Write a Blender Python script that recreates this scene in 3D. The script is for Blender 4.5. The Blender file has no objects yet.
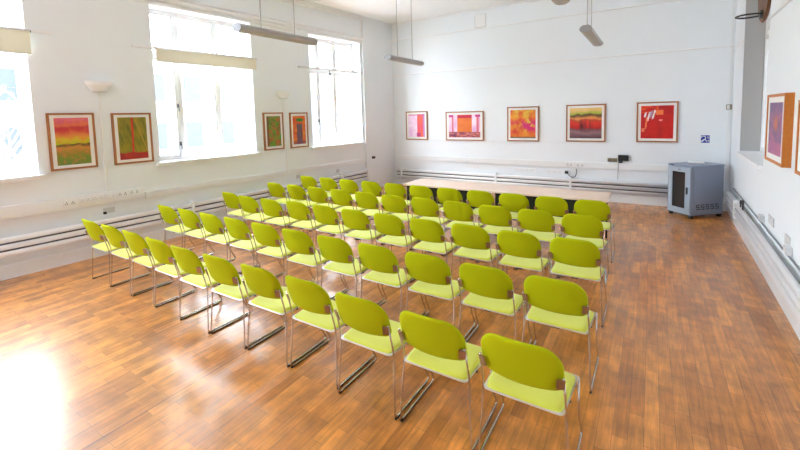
import bpy, bmesh, math, random
from mathutils import Vector, Matrix
random.seed(7)
PI = math.pi
sc = bpy.context.scene
COL = sc.collection

# ------------------------------------------------------------------ materials
def lin(c):
    return c / 12.92 if c <= 0.04045 else ((c + 0.055) / 1.055) ** 2.4
def rgb(r, g, b):
    return (lin(r / 255), lin(g / 255), lin(b / 255), 1.0)
def mat(name, col, rough=0.5, metal=0.0, var=0.0, scale=20.0, bump=0.0, coat=0.0, spec=0.5, sheen=0.0):
    m = bpy.data.materials.new(name); m.use_nodes = True
    nt = m.node_tree; b = nt.nodes['Principled BSDF']
    b.inputs['Base Color'].default_value = col
    b.inputs['Roughness'].default_value = rough
    b.inputs['Metallic'].default_value = metal
    b.inputs['Coat Weight'].default_value = coat
    b.inputs['Specular IOR Level'].default_value = spec
    b.inputs['Sheen Weight'].default_value = sheen
    if var or bump:
        tc = nt.nodes.new('ShaderNodeTexCoord')
        nz = nt.nodes.new('ShaderNodeTexNoise'); nz.inputs['Scale'].default_value = scale
        nz.inputs['Detail'].default_value = 4
        nt.links.new(tc.outputs['Object'], nz.inputs['Vector'])
        if var:
            mx = nt.nodes.new('ShaderNodeMix'); mx.data_type = 'RGBA'
            mx.inputs[6].default_value = tuple(max(0, c * (1 - var)) for c in col[:3]) + (1,)
            mx.inputs[7].default_value = tuple(min(1, c * (1 + var)) for c in col[:3]) + (1,)
            nt.links.new(nz.outputs['Fac'], mx.inputs[0])
            nt.links.new(mx.outputs[2], b.inputs['Base Color'])
        if bump:
            bp = nt.nodes.new('ShaderNodeBump'); bp.inputs['Strength'].default_value = bump
            bp.inputs['Distance'].default_value = 0.004
            nt.links.new(nz.outputs['Fac'], bp.inputs['Height'])
            nt.links.new(bp.outputs['Normal'], b.inputs['Normal'])
    return m

M = {}
M['wall'] = mat('wall_paint', (0.84, 0.875, 0.905, 1), 0.6, var=0.02, scale=1.5, bump=0.03)
M['reveal_shade'] = mat('reveal_shade', (0.42, 0.41, 0.40, 1), 0.6)
M['ceiling'] = mat('ceiling_paint', (0.94, 0.965, 0.985, 1), 0.7, var=0.01, scale=1.0)
M['trim'] = mat('trim_gloss_white', (0.86, 0.86, 0.87, 1), 0.4)
M['pipe'] = mat('pipe_enamel', (0.90, 0.90, 0.91, 1), 0.3)
M['gap_shade'] = mat('pipe_gap_shade', (0.10, 0.10, 0.115, 1), 0.6)
M['tube_gap_grey'] = mat('tube_and_gap_shade', (0.27, 0.28, 0.30, 1), 0.45)  # grey of tubes and cables, also of the right bank's gap shade
M['white_plastic'] = mat('white_plastic', (0.84, 0.85, 0.86, 1), 0.35)
M['plate_grey'] = mat('plate_grey', (0.64, 0.64, 0.64, 1), 0.4)
M['black'] = mat('black_plastic', (0.012, 0.012, 0.013, 1), 0.4)
M['dark_grey'] = mat('dark_grey', (0.06, 0.06, 0.065, 1), 0.5)
M['brass'] = mat('tarnished_metal', (0.30, 0.25, 0.18, 1), 0.35, 0.8)
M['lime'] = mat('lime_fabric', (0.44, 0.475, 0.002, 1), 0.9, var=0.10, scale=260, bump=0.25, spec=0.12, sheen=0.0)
M['lime_lit_seat'] = mat('lime_fabric_lit_seat', (0.68, 0.71, 0.07, 1), 0.75, var=0.08, scale=260, bump=0.25, spec=0.35, sheen=0.35)  # backrest fabric in a paler colour, standing for light on the seats
M['chrome'] = mat('chrome', (0.60, 0.575, 0.555, 1), 0.16, 1.0)
M['rim'] = mat('seat_rim_silver', (0.80, 0.80, 0.80, 1), 0.28, 0.6)
M['bracket'] = mat('bracket_bronze', (0.36, 0.22, 0.12, 1), 0.35, 0.7)
M['table'] = mat('pale_birch', rgb(240, 214, 196), 0.35, var=0.10, scale=6)
M['table_edge'] = mat('table_edge', rgb(200, 165, 130), 0.5)
M['frame'] = mat('oak_frame', rgb(164, 104, 58), 0.45, var=0.25, scale=30)
M['frame_orange'] = mat('orange_oak_frame', rgb(190, 112, 36), 0.45, var=0.2, scale=30)
M['mount'] = mat('white_mount', (0.86, 0.84, 0.81, 1), 0.8)
M['cab'] = mat('cabinet_grey', rgb(138, 148, 168), 0.45, var=0.03, scale=40)
M['cab_door'] = mat('cabinet_door_grey', rgb(158, 170, 184), 0.45)
M['smoked'] = mat('smoked_glass', (0.015, 0.018, 0.022, 1), 0.08)
M['blue'] = mat('sign_blue', rgb(16, 50, 160), 0.4)
M['sign_white'] = mat('sign_white', (0.85, 0.85, 0.85, 1), 0.4)
M['lamp_metal'] = mat('lamp_grey', (0.36, 0.36, 0.37, 1), 0.4, 0.3)
M['lamp_cap'] = mat('lamp_cap_grey', (0.30, 0.30, 0.31, 1), 0.4, 0.3)
M['diffuser'] = mat('lamp_diffuser', (0.46, 0.44, 0.45, 1), 0.5)
M['steel_wire'] = mat('steel_wire', (0.45, 0.44, 0.43, 1), 0.4, 0.5)
M['brown_wood'] = mat('dark_brown_wood', rgb(104, 62, 26), 0.5, var=0.5, scale=14)
M['yellow_stone'] = mat('yellow_stone', rgb(150, 112, 66), 0.9, var=0.12, scale=3)
M['facade'] = mat('pale_facade', (0.35, 0.35, 0.35, 1), 0.9, var=0.06, scale=1)
M['far_pane'] = mat('far_window_blue', (0.035, 0.042, 0.05, 1), 0.6)
M['shop_red'] = mat('shop_red', (0.22, 0.02, 0.04, 1), 0.7)
M['shop_blue'] = mat('shop_blue', (0.04, 0.06, 0.25, 1), 0.7)
M['bark'] = mat('bark', (0.16, 0.14, 0.14, 1), 0.9)
M['light_block_grey'] = mat('light_block_grey', (0.045, 0.045, 0.047, 1), 0.9, var=0.1, scale=1)
M['street'] = mat('street', (0.42, 0.42, 0.42, 1), 0.9, var=0.05, scale=0.5)

def glass_mat():
    m = bpy.data.materials.new('window_glass'); m.use_nodes = True
    nt = m.node_tree; nt.nodes.clear()
    out = nt.nodes.new('ShaderNodeOutputMaterial')
    mix = nt.nodes.new('ShaderNodeMixShader'); fr = nt.nodes.new('ShaderNodeFresnel')
    tr = nt.nodes.new('ShaderNodeBsdfTransparent'); gl = nt.nodes.new('ShaderNodeBsdfGlossy')
    tr.inputs['Color'].default_value = (0.97, 0.985, 1, 1); gl.inputs['Roughness'].default_value = 0.02
    fr.inputs['IOR'].default_value = 1.45
    nt.links.new(fr.outputs[0], mix.inputs[0]); nt.links.new(tr.outputs[0], mix.inputs[1])
    nt.links.new(gl.outputs[0], mix.inputs[2]); nt.links.new(mix.outputs[0], out.inputs[0])
    return m
M['glass'] = glass_mat()

def blind_mat():
    m = bpy.data.materials.new('blind_fabric'); m.use_nodes = True; nt = m.node_tree; nt.nodes.clear()
    out = nt.nodes.new('ShaderNodeOutputMaterial'); mix = nt.nodes.new('ShaderNodeMixShader'); mix.inputs[0].default_value = 0.22
    d = nt.nodes.new('ShaderNodeBsdfDiffuse'); d.inputs['Color'].default_value = rgb(226, 220, 202)
    t = nt.nodes.new('ShaderNodeBsdfTranslucent'); t.inputs['Color'].default_value = (0.78, 0.74, 0.64, 1)
    tc = nt.nodes.new('ShaderNodeTexCoord'); nz = nt.nodes.new('ShaderNodeTexNoise'); nz.inputs['Scale'].default_value = 90
    bp = nt.nodes.new('ShaderNodeBump'); bp.inputs['Strength'].default_value = 0.05
    nt.links.new(tc.outputs['Object'], nz.inputs['Vector']); nt.links.new(nz.outputs['Fac'], bp.inputs['Height']); nt.links.new(bp.outputs[0], d.inputs['Normal'])
    nt.links.new(d.outputs[0], mix.inputs[1]); nt.links.new(t.outputs[0], mix.inputs[2]); nt.links.new(mix.outputs[0], out.inputs[0])
    return m
M['blind'] = blind_mat()
def floor_mat():
    m = bpy.data.materials.new('plank_floor'); m.use_nodes = True
    nt = m.node_tree; N = nt.nodes; Lk = nt.links.new
    b = N['Principled BSDF']
    tc = N.new('ShaderNodeTexCoord')
    mp = N.new('ShaderNodeMapping'); mp.inputs['Rotation'].default_value = (0, 0, PI / 2)
    Lk(tc.outputs['Object'], mp.inputs['Vector'])
    br = N.new('ShaderNodeTexBrick')
    br.inputs['Scale'].default_value = 1.0
    br.inputs['Brick Width'].default_value = 0.42
    br.inputs['Row Height'].default_value = 0.085
    br.inputs['Mortar Size'].default_value = 0.0012
    br.inputs['Mortar Smooth'].default_value = 0.3
    br.inputs['Bias'].default_value = -0.05
    br.offset = 0.37; br.offset_frequency = 2
    br.inputs['Color1'].default_value = FL1
    br.inputs['Color2'].default_value = FL2
    br.inputs['Mortar'].default_value = FLM
    Lk(mp.outputs[0], br.inputs['Vector'])
    # grain: noise stretched along the plank
    mg = N.new('ShaderNodeMapping'); mg.inputs['Scale'].default_value = (38, 3.0, 1)
    Lk(tc.outputs['Object'], mg.inputs['Vector'])
    ng = N.new('ShaderNodeTexNoise'); ng.inputs['Scale'].default_value = 1.0; ng.inputs['Detail'].default_value = 6
    ng.inputs['Roughness'].default_value = 0.65
    Lk(mg.outputs[0], ng.inputs['Vector'])
    nb = N.new('ShaderNodeTexNoise'); nb.inputs['Scale'].default_value = 1.3; nb.inputs['Detail'].default_value = 5
    Lk(tc.outputs['Object'], nb.inputs['Vector'])
    nm = N.new('ShaderNodeTexNoise'); nm.inputs['Scale'].default_value = 7; nm.inputs['Detail'].default_value = 4
    Lk(tc.outputs['Object'], nm.inputs['Vector'])
    def ramp(src, a, c, lo=0.2, hi=0.8):
        r = N.new('ShaderNodeMapRange'); r.inputs['From Min'].default_value = lo; r.inputs['From Max'].default_value = hi
        r.inputs['To Min'].default_value = a; r.inputs['To Max'].default_value = c
        Lk(src, r.inputs['Value']); return r.outputs[0]
    def mul(a, c):
        k = N.new('ShaderNodeMath'); k.operation = 'MULTIPLY'; Lk(a, k.inputs[0]); Lk(c, k.inputs[1]); return k.outputs[0]
    g = mul(mul(ramp(ng.outputs['Fac'], 0.55, 1.45), ramp(nb.outputs['Fac'], 0.70, 1.30)), ramp(nm.outputs['Fac'], 0.65, 1.35))
    vm = N.new('ShaderNodeVectorMath'); vm.operation = 'SCALE'
    Lk(br.outputs['Color'], vm.inputs[0]); Lk(g, vm.inputs['Scale'])
    # the long joint between two floor sections
    sx = N.new('ShaderNodeSeparateXYZ'); Lk(tc.outputs['Object'], sx.inputs[0])
    ad = N.new('ShaderNodeMath'); ad.operation = 'ADD'; ad.inputs[1].default_value = 2.972; Lk(sx.outputs['X'], ad.inputs[0])
    ab = N.new('ShaderNodeMath'); ab.operation = 'ABSOLUTE'; Lk(ad.outputs[0], ab.inputs[0])
    ls = N.new('ShaderNodeMath'); ls.operation = 'LESS_THAN'; ls.inputs[1].default_value = 0.0035; Lk(ab.outputs[0], ls.inputs[0])
    mx = N.new('ShaderNodeMix'); mx.data_type = 'RGBA'
    Lk(ls.outputs[0], mx.inputs[0]); Lk(vm.outputs[0], mx.inputs[6]); mx.inputs[7].default_value = (0.02, 0.012, 0.008, 1)
    Lk(mx.outputs[2], b.inputs['Base Color'])
    Lk(ramp(nb.outputs['Fac'], 0.42, 0.52), b.inputs['Roughness'])
    b.inputs['Specular IOR Level'].default_value = 0.5
    b.inputs['Coat Weight'].default_value = 1.0; Lk(ramp(nm.outputs['Fac'], 0.20, 0.28), b.inputs['Coat Roughness']); b.inputs['Coat IOR'].default_value = 1.5
    bp = N.new('ShaderNodeBump'); bp.inputs['Strength'].default_value = 0.12; bp.inputs['Distance'].default_value = 0.003
    Lk(nm.outputs['Fac'], bp.inputs['Height']); Lk(bp.outputs['Normal'], b.inputs['Normal'])
    return m
FL1 = (0.70, 0.275, 0.045, 1)
FL2 = (0.43, 0.148, 0.018, 1)
FLM = (0.15, 0.06, 0.022, 1)
M['floor'] = floor_mat()

# ------------------------------------------------------------------ mesh helpers
def box(bm, x0, x1, y0, y1, z0, z1, mtx=None):
    vs = [bm.verts.new(v) for v in ((x0, y0, z0), (x1, y0, z0), (x1, y1, z0), (x0, y1, z0), (x0, y0, z1), (x1, y0, z1), (x1, y1, z1), (x0, y1, z1))]
    for f in ((0, 3, 2, 1), (4, 5, 6, 7), (0, 1, 5, 4), (1, 2, 6, 5), (2, 3, 7, 6), (3, 0, 4, 7)):
        bm.faces.new([vs[i] for i in f])
    if mtx:
        for v in vs: v.co = mtx @ v.co
    return vs
def bbox(x0, x1, y0, y1, z0, z1, bev=0.0, seg=2):
    bm = bmesh.new(); box(bm, x0, x1, y0, y1, z0, z1)
    if bev: bmesh.ops.bevel(bm, geom=bm.edges[:], offset=bev, segments=seg, affect='EDGES', profile=0.6)
    return bm
def fillet(pts, rads, seg=6):
    out = [Vector(pts[0])]
    for i in range(1, len(pts) - 1):
        p, a, c = Vector(pts[i]), Vector(pts[i - 1]), Vector(pts[i + 1])
        r = rads[i - 1] if isinstance(rads, (list, tuple)) else rads
        d0, d1 = (a - p), (c - p)
        r = min(r, d0.length * 0.49, d1.length * 0.49)
        s, e = p + d0.normalized() * r, p + d1.normalized() * r
        for k in range(seg + 1):
            t = k / seg
            out.append(s * (1 - t) ** 2 + p * 2 * t * (1 - t) + e * t * t)
    out.append(Vector(pts[-1])); return out
def tube(bm, pts, r, n=8, cap=True):
    pts = [Vector(p) for p in pts]; rings = []
    t0 = (pts[1] - pts[0]).normalized()
    up = Vector((0, 0, 1)) if abs(t0.z) < 0.9 else Vector((0, 1, 0))
    nrm = (up - t0 * up.dot(t0)).normalized()
    for i, p in enumerate(pts):
        if i == 0: t = t0
        elif i == len(pts) - 1: t = (pts[i] - pts[i - 1]).normalized()
        else: t = ((pts[i + 1] - p).normalized() + (p - pts[i - 1]).normalized()).normalized()
        nrm = (nrm - t * nrm.dot(t)).normalized(); bi = t.cross(nrm)
        rings.append([bm.verts.new(p + (nrm * math.cos(2 * PI * k / n) + bi * math.sin(2 * PI * k / n)) * r) for k in range(n)])
    for a, c in zip(rings, rings[1:]):
        for k in range(n):
            bm.faces.new((a[k], a[(k + 1) % n], c[(k + 1) % n], c[k]))
    if cap:
        bm.faces.new(rings[0][::-1]); bm.faces.new(rings[-1])
def prism(bm, poly, x0, x1):
    """extrude a (y, z) polygon along x"""
    a = [bm.verts.new((x0, y, z)) for y, z in poly]; c = [bm.verts.new((x1, y, z)) for y, z in poly]
    n = len(poly)
    bm.faces.new(a); bm.faces.new(c[::-1])
    for i in range(n): bm.faces.new((a[i], c[i], c[(i + 1) % n], a[(i + 1) % n]))
def obj(name, bm, m, parent=None, smooth=False):
    bmesh.ops.recalc_face_normals(bm, faces=bm.faces[:])
    me = bpy.data.meshes.new(name); bm.to_mesh(me); bm.free()
    if smooth:
        for p in me.polygons: p.use_smooth = True
    me.materials.append(M[m] if isinstance(m, str) else m)
    o = bpy.data.objects.new(name, me); COL.objects.link(o)
    if parent: o.parent = parent
    return o
def tag(o, label, cat, group=None):
    o['label'] = label; o['category'] = cat
    if group: o['group'] = group
    return o
def thing(name, label, cat, loc=(0, 0, 0), rz=0.0, group=None):
    o = bpy.data.objects.new(name, None); COL.objects.link(o); o.empty_display_size = 0.1
    o.location = loc; o.rotation_euler = (0, 0, rz)
    return tag(o, label, cat, group)
def struct(name, bm, m, parent=None, smooth=False):
    o = obj(name, bm, m, parent, smooth)
    if not parent: o['kind'] = 'structure'
    return o
def struct_empty(name, loc, rz):
    o = bpy.data.objects.new(name, None); COL.objects.link(o); o.location = loc; o.rotation_euler = (0, 0, rz)
    o['kind'] = 'structure'; return o
def dup(root, loc, rz, label):
    r = root.copy(); COL.objects.link(r); r.location = loc; r.rotation_euler = (0, 0, rz); r['label'] = label
    for ch in root.children:
        c = ch.copy(); COL.objects.link(c); c.parent = r
        for g in ch.children:
            d = g.copy(); COL.objects.link(d); d.parent = c
    return r

# wall frames: local x runs to the right along the wall seen from inside, local y goes INTO the wall, z up
AL = math.radians(4.9); AR = 0.028
YB = 9.85; HC = 4.66; Y0 = -3.4
class Wall:
    def __init__(s, org, rz): s.org = Vector(org); s.rz = rz; s.m = Matrix.Rotation(rz, 3, 'Z')
    def p(s, x, z, y=0.0):
        v = s.org + s.m @ Vector((x, y, 0)); return (v.x, v.y, z)
LW = Wall((-7.3186, 0, 0), PI / 2 - AL)
BW = Wall((0, YB, 0), 0)
RW = Wall((1.02036, 0, 0), -PI / 2 - AR)      # local x = -t
LT = YB / math.cos(AL)

def wall_mesh(x0, x1, h, holes, th):
    bm = bmesh.new()
    xs = sorted({x0, x1, *[a for q in holes for a in q[:2]]}); zs = sorted({0.0, h, *[a for q in holes for a in q[2:]]})
    inside = lambda x, z: any(q[0] < x < q[1] and q[2] < z < q[3] for q in holes)
    for xa, xb in zip(xs, xs[1:]):
        for za, zb in zip(zs, zs[1:]):
            if not inside((xa + xb) / 2, (za + zb) / 2): 
                for y in (0, th):
                    bm.faces.new([bm.verts.new(v) for v in ((xa, y, za), (xb, y, za), (xb, y, zb), (xa, y, zb))])
    def loop(a, b, c, d):
        for p, q in (((a, c), (b, c)), ((b, c), (b, d)), ((b, d), (a, d)), ((a, d), (a, c))):
            bm.faces.new([bm.verts.new(v) for v in ((p[0], 0, p[1]), (q[0], 0, q[1]), (q[0], th, q[1]), (p[0], th, p[1]))])
    for q in holes: loop(*q)
    loop(x0, x1, 0, h)
    bmesh.ops.remove_doubles(bm, verts=bm.verts[:], dist=1e-5)
    return bm

# ------------------------------------------------------------------ room shell
bm = bmesh.new(); box(bm, -8.4, 1.75, Y0 - 0.3, YB + 0.35, -0.2, 0.0); struct('floor', bm, 'floor')
bm = bmesh.new(); box(bm, -8.4, 1.75, Y0 - 0.3, YB + 0.35, HC, HC + 0.2); struct('ceiling', bm, 'ceiling')
WZ0, WZ1 = 1.335, 3.95
left_holes = [(-3.1, -1.3, WZ0, WZ1), (0.12, 1.945, WZ0, WZ1), (3.50, 5.33, WZ0, WZ1), (6.825, 8.545, WZ0, WZ1)]
wl = struct('wall_left', wall_mesh(Y0 - 0.3, LT + 0.3, HC, left_holes, 0.34), 'wall'); wl.location = LW.org; wl.rotation_euler.z = LW.rz
wb = struct('wall_back', wall_mesh(-6.9, 1.6, HC, [], 0.3), 'wall'); wb.location = BW.org
right_holes = [(-8.74, -6.72, 1.28, 3.95), (-3.2, -1.4, 1.30, 3.95), (0.6, 2.2, 1.30, 3.95)]
wr = struct('wall_right', wall_mesh(-YB - 0.3, -Y0 + 0.3, HC, right_holes, 0.34), 'wall'); wr.location = RW.org; wr.rotation_euler.z = RW.rz
wf = struct('wall_front', wall_mesh(-1.6, 8.3, HC, [], 0.3), 'wall'); wf.location = (0, Y0, 0); wf.rotation_euler.z = PI
# flat pier between the last window and the far corner
bm = bbox(8.63, LT, -0.05, 0.0, 0.62, HC, 0.004); p = struct('wall_pier', bm, 'wall'); p.location = LW.org; p.rotation_euler.z = LW.rz

# trims
def trim(name, W, x0, x1, polys, m='trim'):
    bm = bmesh.new()
    for poly in polys: prism(bm, poly, x0, x1)
    o = struct(name, bm, m); o.location = W.org; o.rotation_euler.z = W.rz; return o
cornice = [(0, HC), (-0.10, HC), (-0.10, HC - 0.03), (-0.05, HC - 0.055), (-0.05, HC - 0.08), (-0.02, HC - 0.11), (0, HC - 0.11)]
def rail(z, h, d): return [(0, z), (-d * 0.6, z), (-d, z + h * 0.35), (-d, z + h * 0.8), (-d * 0.5, z + h), (0, z + h)]
trim('trim_1', LW, Y0, 8.63, [cornice])
trim('trim_2', LW, Y0, 8.63, [rail(3.955, 0.05, 0.025), rail(4.03, 0.07, 0.05), rail(4.115, 0.03, 0.02)])
trim('trim_3', BW, -6.55, 1.30, [[(0, HC), (-0.03, HC), (-0.03, HC - 0.035), (0, HC - 0.045)]])
trim('trim_4', BW, -6.55, 1.29, [rail(4.16, 0.03, 0.035)])
trim('trim_5', BW, -6.55, 1.29, [rail(3.165, 0.035, 0.018)])
trim('trim_6', BW, -6.50, 1.28, [rail(1.305, 0.012, 0.006)])
trim('trim_7', RW, -YB, -8.76, [rail(3.10, 0.03, 0.02)])
trim('trim_8', RW, -6.70, -Y0, [rail(3.10, 0.03, 0.02)])
sk = lambda h, d: [(0, 0), (-d, 0), (-d, h - 0.02), (-d * 0.4, h), (0, h)]
trim('baseboard_left', LW, Y0, LT - 0.06, [sk(0.19, 0.022)])
trim('baseboard_back', BW, -6.50, 1.27, [sk(0.17, 0.022)])
trim('baseboard_right', RW, -YB, -Y0, [sk(0.15, 0.022)])

# ------------------------------------------------------------------ windows
def window(name, W, x0, x1, z0, z1, mulls, transom, fy=0.25, handle=None, sill=True, sill_over=0.06):
    r = struct_empty(name, W.p(0, 0), W.rz)
    bm = bmesh.new(); fw = 0.055; y0, y1 = fy, fy + 0.06
    z0 += 0.004; box(bm, x0 + 0.001, x0 + fw, y0, y1, z0, z1 - 0.001); box(bm, x1 - fw, x1 - 0.001, y0, y1, z0, z1 - 0.001)
    box(bm, x0 + fw, x1 - fw, y0, y1, z0, z0 + fw); box(bm, x0 + fw, x1 - fw, y0, y1, z1 - fw, z1 - 0.001)
    for t in transom: box(bm, x0 + fw, x1 - fw, y0 - 0.005, y1, t - 0.035, t + 0.035)
    obj('window_frame', bm, 'trim', r)
    zs = [z0 + fw] + [q for t in transom for q in (t - 0.035, t + 0.035)] + [z1 - fw]
    xs = [x0 + fw] + list(mulls) + [x1 - fw]
    for m_ in mulls:
        for k in range(0, len(zs), 2):
            bm = bmesh.new(); box(bm, m_ - 0.03, m_ + 0.03, y0, y1, zs[k], zs[k + 1]); obj('mullion', bm, 'trim', r)
    for i in range(len(xs) - 1):
        for k in range(0, len(zs), 2):
            a = xs[i] + (0.03 if i else 0); c = xs[i + 1] - (0.03 if i < len(xs) - 2 else 0)
            s = 0.032
            bm = bmesh.new()
            za, zb = zs[k], zs[k + 1]
            box(bm, a, a + s, y0 + 0.012, y1 - 0.012, za, zb); box(bm, c - s, c, y0 + 0.012, y1 - 0.012, za, zb)
            box(bm, a + s, c - s, y0 + 0.012, y1 - 0.012, za, za + s); box(bm, a + s, c - s, y0 + 0.012, y1 - 0.012, zb - s, zb)
            so = obj('sash', bm, 'trim', r)
            bm = bmesh.new(); yy = y0 + 0.03
            bm.faces.new([bm.verts.new(v) for v in ((a + s, yy, za + s), (c - s, yy, za + s), (c - s, yy, zb - s), (a + s, yy, zb - s))])
            obj('pane', bm, 'glass', so)
    if sill:
        bm = bbox(x0 - sill_over, x1 + sill_over, -0.055, fy, z0 - 0.059, z0, 0.003); obj('window_sill', bm, 'trim', r)
    for hx, hz in (handle or []):
        bm = bbox(hx - 0.012, hx + 0.012, y0 - 0.03, y0, hz - 0.035, hz + 0.035, 0.004)
        tube(bm, [(hx, y0 - 0.03, hz), (hx, y0 - 0.05, hz - 0.02), (hx, y0 - 0.05, hz - 0.10)], 0.007)
        obj('window_handle', bm, 'black', r)
    return r
window('window_1', LW, 0.12, 1.945, WZ0, WZ1, (0.72, 1.42), (3.16,))
window('window_2', LW, 3.50, 5.33, WZ0, WZ1, (3.99, 4.715), (3.16,), handle=[(3.95, 2.30), (3.955, 1.62)])
w3 = window('window_3', LW, 6.825, 8.545, WZ0, WZ1, (7.28, 7.84), (3.16,), handle=[(7.245, 1.95)])
bm = bmesh.new(); tube(bm, [(7.86, 0.215, 3.78), (7.86, 0.20, 3.20)], 0.008); tube(bm, [(7.86, 0.22, 3.24), (7.86, 0.16, 3.22)], 0.012)
obj('window_stay', bm, 'dark_grey', w3)
window('window_4', RW, -8.74, -6.72, 1.28, 3.95, (-8.05, -7.38), (3.16,), fy=0.26, handle=[(-7.34, 2.4)], sill_over=0.0)
bm = bmesh.new(); box(bm, -8.74, -8.735, 0.004, 0.258, 1.29, 3.94); o = struct('jamb_shade', bm, 'reveal_shade'); o.location = RW.org; o.rotation_euler.z = RW.rz  # thin added lining, its dark colour stands for shade on the far jamb

# ------------------------------------------------------------------ chairs
def seat_bm():
    bm = bmesh.new(); n = 14; top = {}; bot = {}
    def shape(u, v):
        x = u * math.sqrt(1 - 0.12 * abs(v) ** 6); y = v * math.sqrt(1 - 0.12 * abs(u) ** 6)
        w = 0.216 + 0.015 * (y + 1) / 2
        return x * w, 0.255 + y * 0.202
    for i in range(n + 1):
        for j in range(n + 1):
            u = math.sin((2 * i / n - 1) * PI / 2); v = math.sin((2 * j / n - 1) * PI / 2)
            x, y = shape(u, v)
            e = ((1 - u ** 8) * (1 - v ** 8)) ** 0.5
            dish = -0.010 * (1 - u * u) * (1 - max(0, v) ** 2)
            fall = -0.022 * max(0, v) ** 3 + 0.006
            top[i, j] = bm.verts.new((x, y, 0.438 + 0.022 * e + dish * e + fall))
            bot[i, j] = bm.verts.new((x, y, 0.436 + fall)) if not (0 < i < n and 0 < j < n) else None
    for i in range(n):
        for j in range(n):
            bm.faces.new((top[i, j], top[i + 1, j], top[i + 1, j + 1], top[i, j + 1]))
    ring = [(i, 0) for i in range(n)] + [(n, j) for j in range(n)] + [(i, n) for i in range(n, 0, -1)] + [(0, j) for j in range(n, 0, -1)]
    for a, c in zip(ring, ring[1:] + ring[:1]):
        bm.faces.new((top[a], bot[a], bot[c], top[c]))
    bm.faces.new([bot[k] for k in ring][::-1])
    return bm
def back_bm():
    bm = bmesh.new(); nu, nv = 16, 14; F = {}; R = {}
    Z0, H = 0.562, 0.268
    for j in range(nv + 1):
        v = math.sin((2 * j / nv - 1) * PI / 2)
        zz = (v + 1) / 2 * H
        w = 0.224
        rt, rb = 0.125, 0.05
        if zz > H - rt: w -= 0.115 * (1 - math.sqrt(max(0, 1 - ((zz - (H - rt)) / rt) ** 2)))
        if zz < rb: w -= 0.045 * (1 - math.sqrt(max(0, 1 - ((rb - zz) / rb) ** 2)))
        for i in range(nu + 1):
            u = math.sin((2 * i / nu - 1) * PI / 2)
            x = u * w
            z = Z0 + zz + 0.016 * (1 - (x / 0.224) ** 2) * (v + 1) / 2 - 0.008 * (1 - (x / 0.224) ** 2) * (1 - v) / 2
            y = -0.014 - (z - 0.70) * 0.33 + 0.048 * (x / 0.224) ** 2
            e = max(0.0, (1 - u ** 10) * (1 - v ** 10)) ** 0.5
            h = 0.004 + 0.013 * e
            F[i, j] = bm.verts.new((x, y + h, z)); R[i, j] = bm.verts.new((x, y - h, z))
    for i in range(nu):
        for j in range(nv):
            bm.faces.new((F[i, j], F[i, j + 1], F[i + 1, j + 1], F[i + 1, j])); bm.faces.new((R[i, j], R[i + 1, j], R[i + 1, j + 1], R[i, j + 1]))
    ring = [(i, 0) for i in range(nu)] + [(nu, j) for j in range(nv)] + [(i, nv) for i in range(nu, 0, -1)] + [(0, j) for j in range(nv, 0, -1)]
    for a, c in zip(ring, ring[1:] + ring[:1]): bm.faces.new((F[a], F[c], R[c], R[a]))
    return bm
def make_chair(label):
    t = thing('stacking_chair', label, 'chair', group='lime green chairs in five rows')
    obj('seat', seat_bm(), 'lime_lit_seat', t, True)
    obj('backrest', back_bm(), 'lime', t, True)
    # flat silver rim under the pad
    bm = bmesh.new()
    outl = fillet([(0, 0.047, 0), (-0.222, 0.047, 0), (-0.238, 0.462, 0), (0.238, 0.462, 0), (0.222, 0.047, 0), (0, 0.047, 0)], 0.03, 6)[:-1]
    pts = [(p.x, p.y, 0.434 - 0.02 * max(0, (p.y - 0.25) / 0.21) ** 3) for p in outl]
    a = [bm.verts.new(p) for p in pts]; c = [bm.verts.new((p[0], p[1], p[2] + 0.009)) for p in pts]
    bm.faces.new(a[::-1]); bm.faces.new(c)
    for k in range(len(a)): bm.faces.new((a[k], a[(k + 1) % len(a)], c[(k + 1) % len(a)], c[k]))
    obj('seat_rim', bm, 'rim', t)
    bm = bmesh.new(); tube(bm, [(-0.235, 0.20, 0.424), (0.235, 0.20, 0.424)], 0.007); tube(bm, [(-0.238, 0.36, 0.418), (0.238, 0.36, 0.418)], 0.007)
    box(bm, -0.03, 0.03, 0.08, 0.13, 0.410, 0.432)
    obj('crossbar', bm, 'black', t)
    for s in (-1, 1):
        bm = bmesh.new()
        path = fillet([(0.226 * s, 0.020, 0.664), (0.229 * s, 0.078, 0.45), (0.248 * s, 0.045, 0.0125), (0.248 * s, 0.525, 0.0125), (0.243 * s, 0.425, 0.19), (0.240 * s, 0.432, 0.432)], [0.07, 0.03, 0.04, 0.06])
        tube(bm, path, 0.0066, 8)
        obj('side_frame', bm, 'chrome', t, True)
        bm = bmesh.new(); box(bm, 0.2435 * s, 0.2525 * s, 0.075, 0.48, 0.0, 0.0075); box(bm, 0.2415 * s, 0.2545 * s, 0.048, 0.085, 0.0, 0.012)
        obj('glide', bm, 'black', t)
        bm = bmesh.new()
        mt = Matrix.Translation((0.211 * s, 0.018, 0.630)) @ Matrix.Rotation(-0.42 * -s, 4, 'Z') @ Matrix.Rotation(0.29, 4, 'X')
        box(bm, -0.021, 0.021, -0.006, 0.004, -0.032, 0.032, mt)
        obj('bracket', bm, 'bracket', t)
    return t
ordc = ['window-end', 'second from window end', 'third from window end', 'fourth from window end', 'fifth from window end', 'middle', 'fifth from open-floor end', 'fourth from open-floor end', 'third from open-floor end', 'second from open-floor end', 'open-floor-end']
rown = ['outermost row away from tables', 'fourth row from tables', 'third row from tables', 'second row from tables', 'first row facing tables']
ROWS = [(-5.905, 0.5325, 2.058), (-5.870, 0.5325, 2.955), (-5.872, 0.529, 3.970), (-5.925, 0.526, 4.96), (-5.945, 0.5285, 5.815)]
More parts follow.
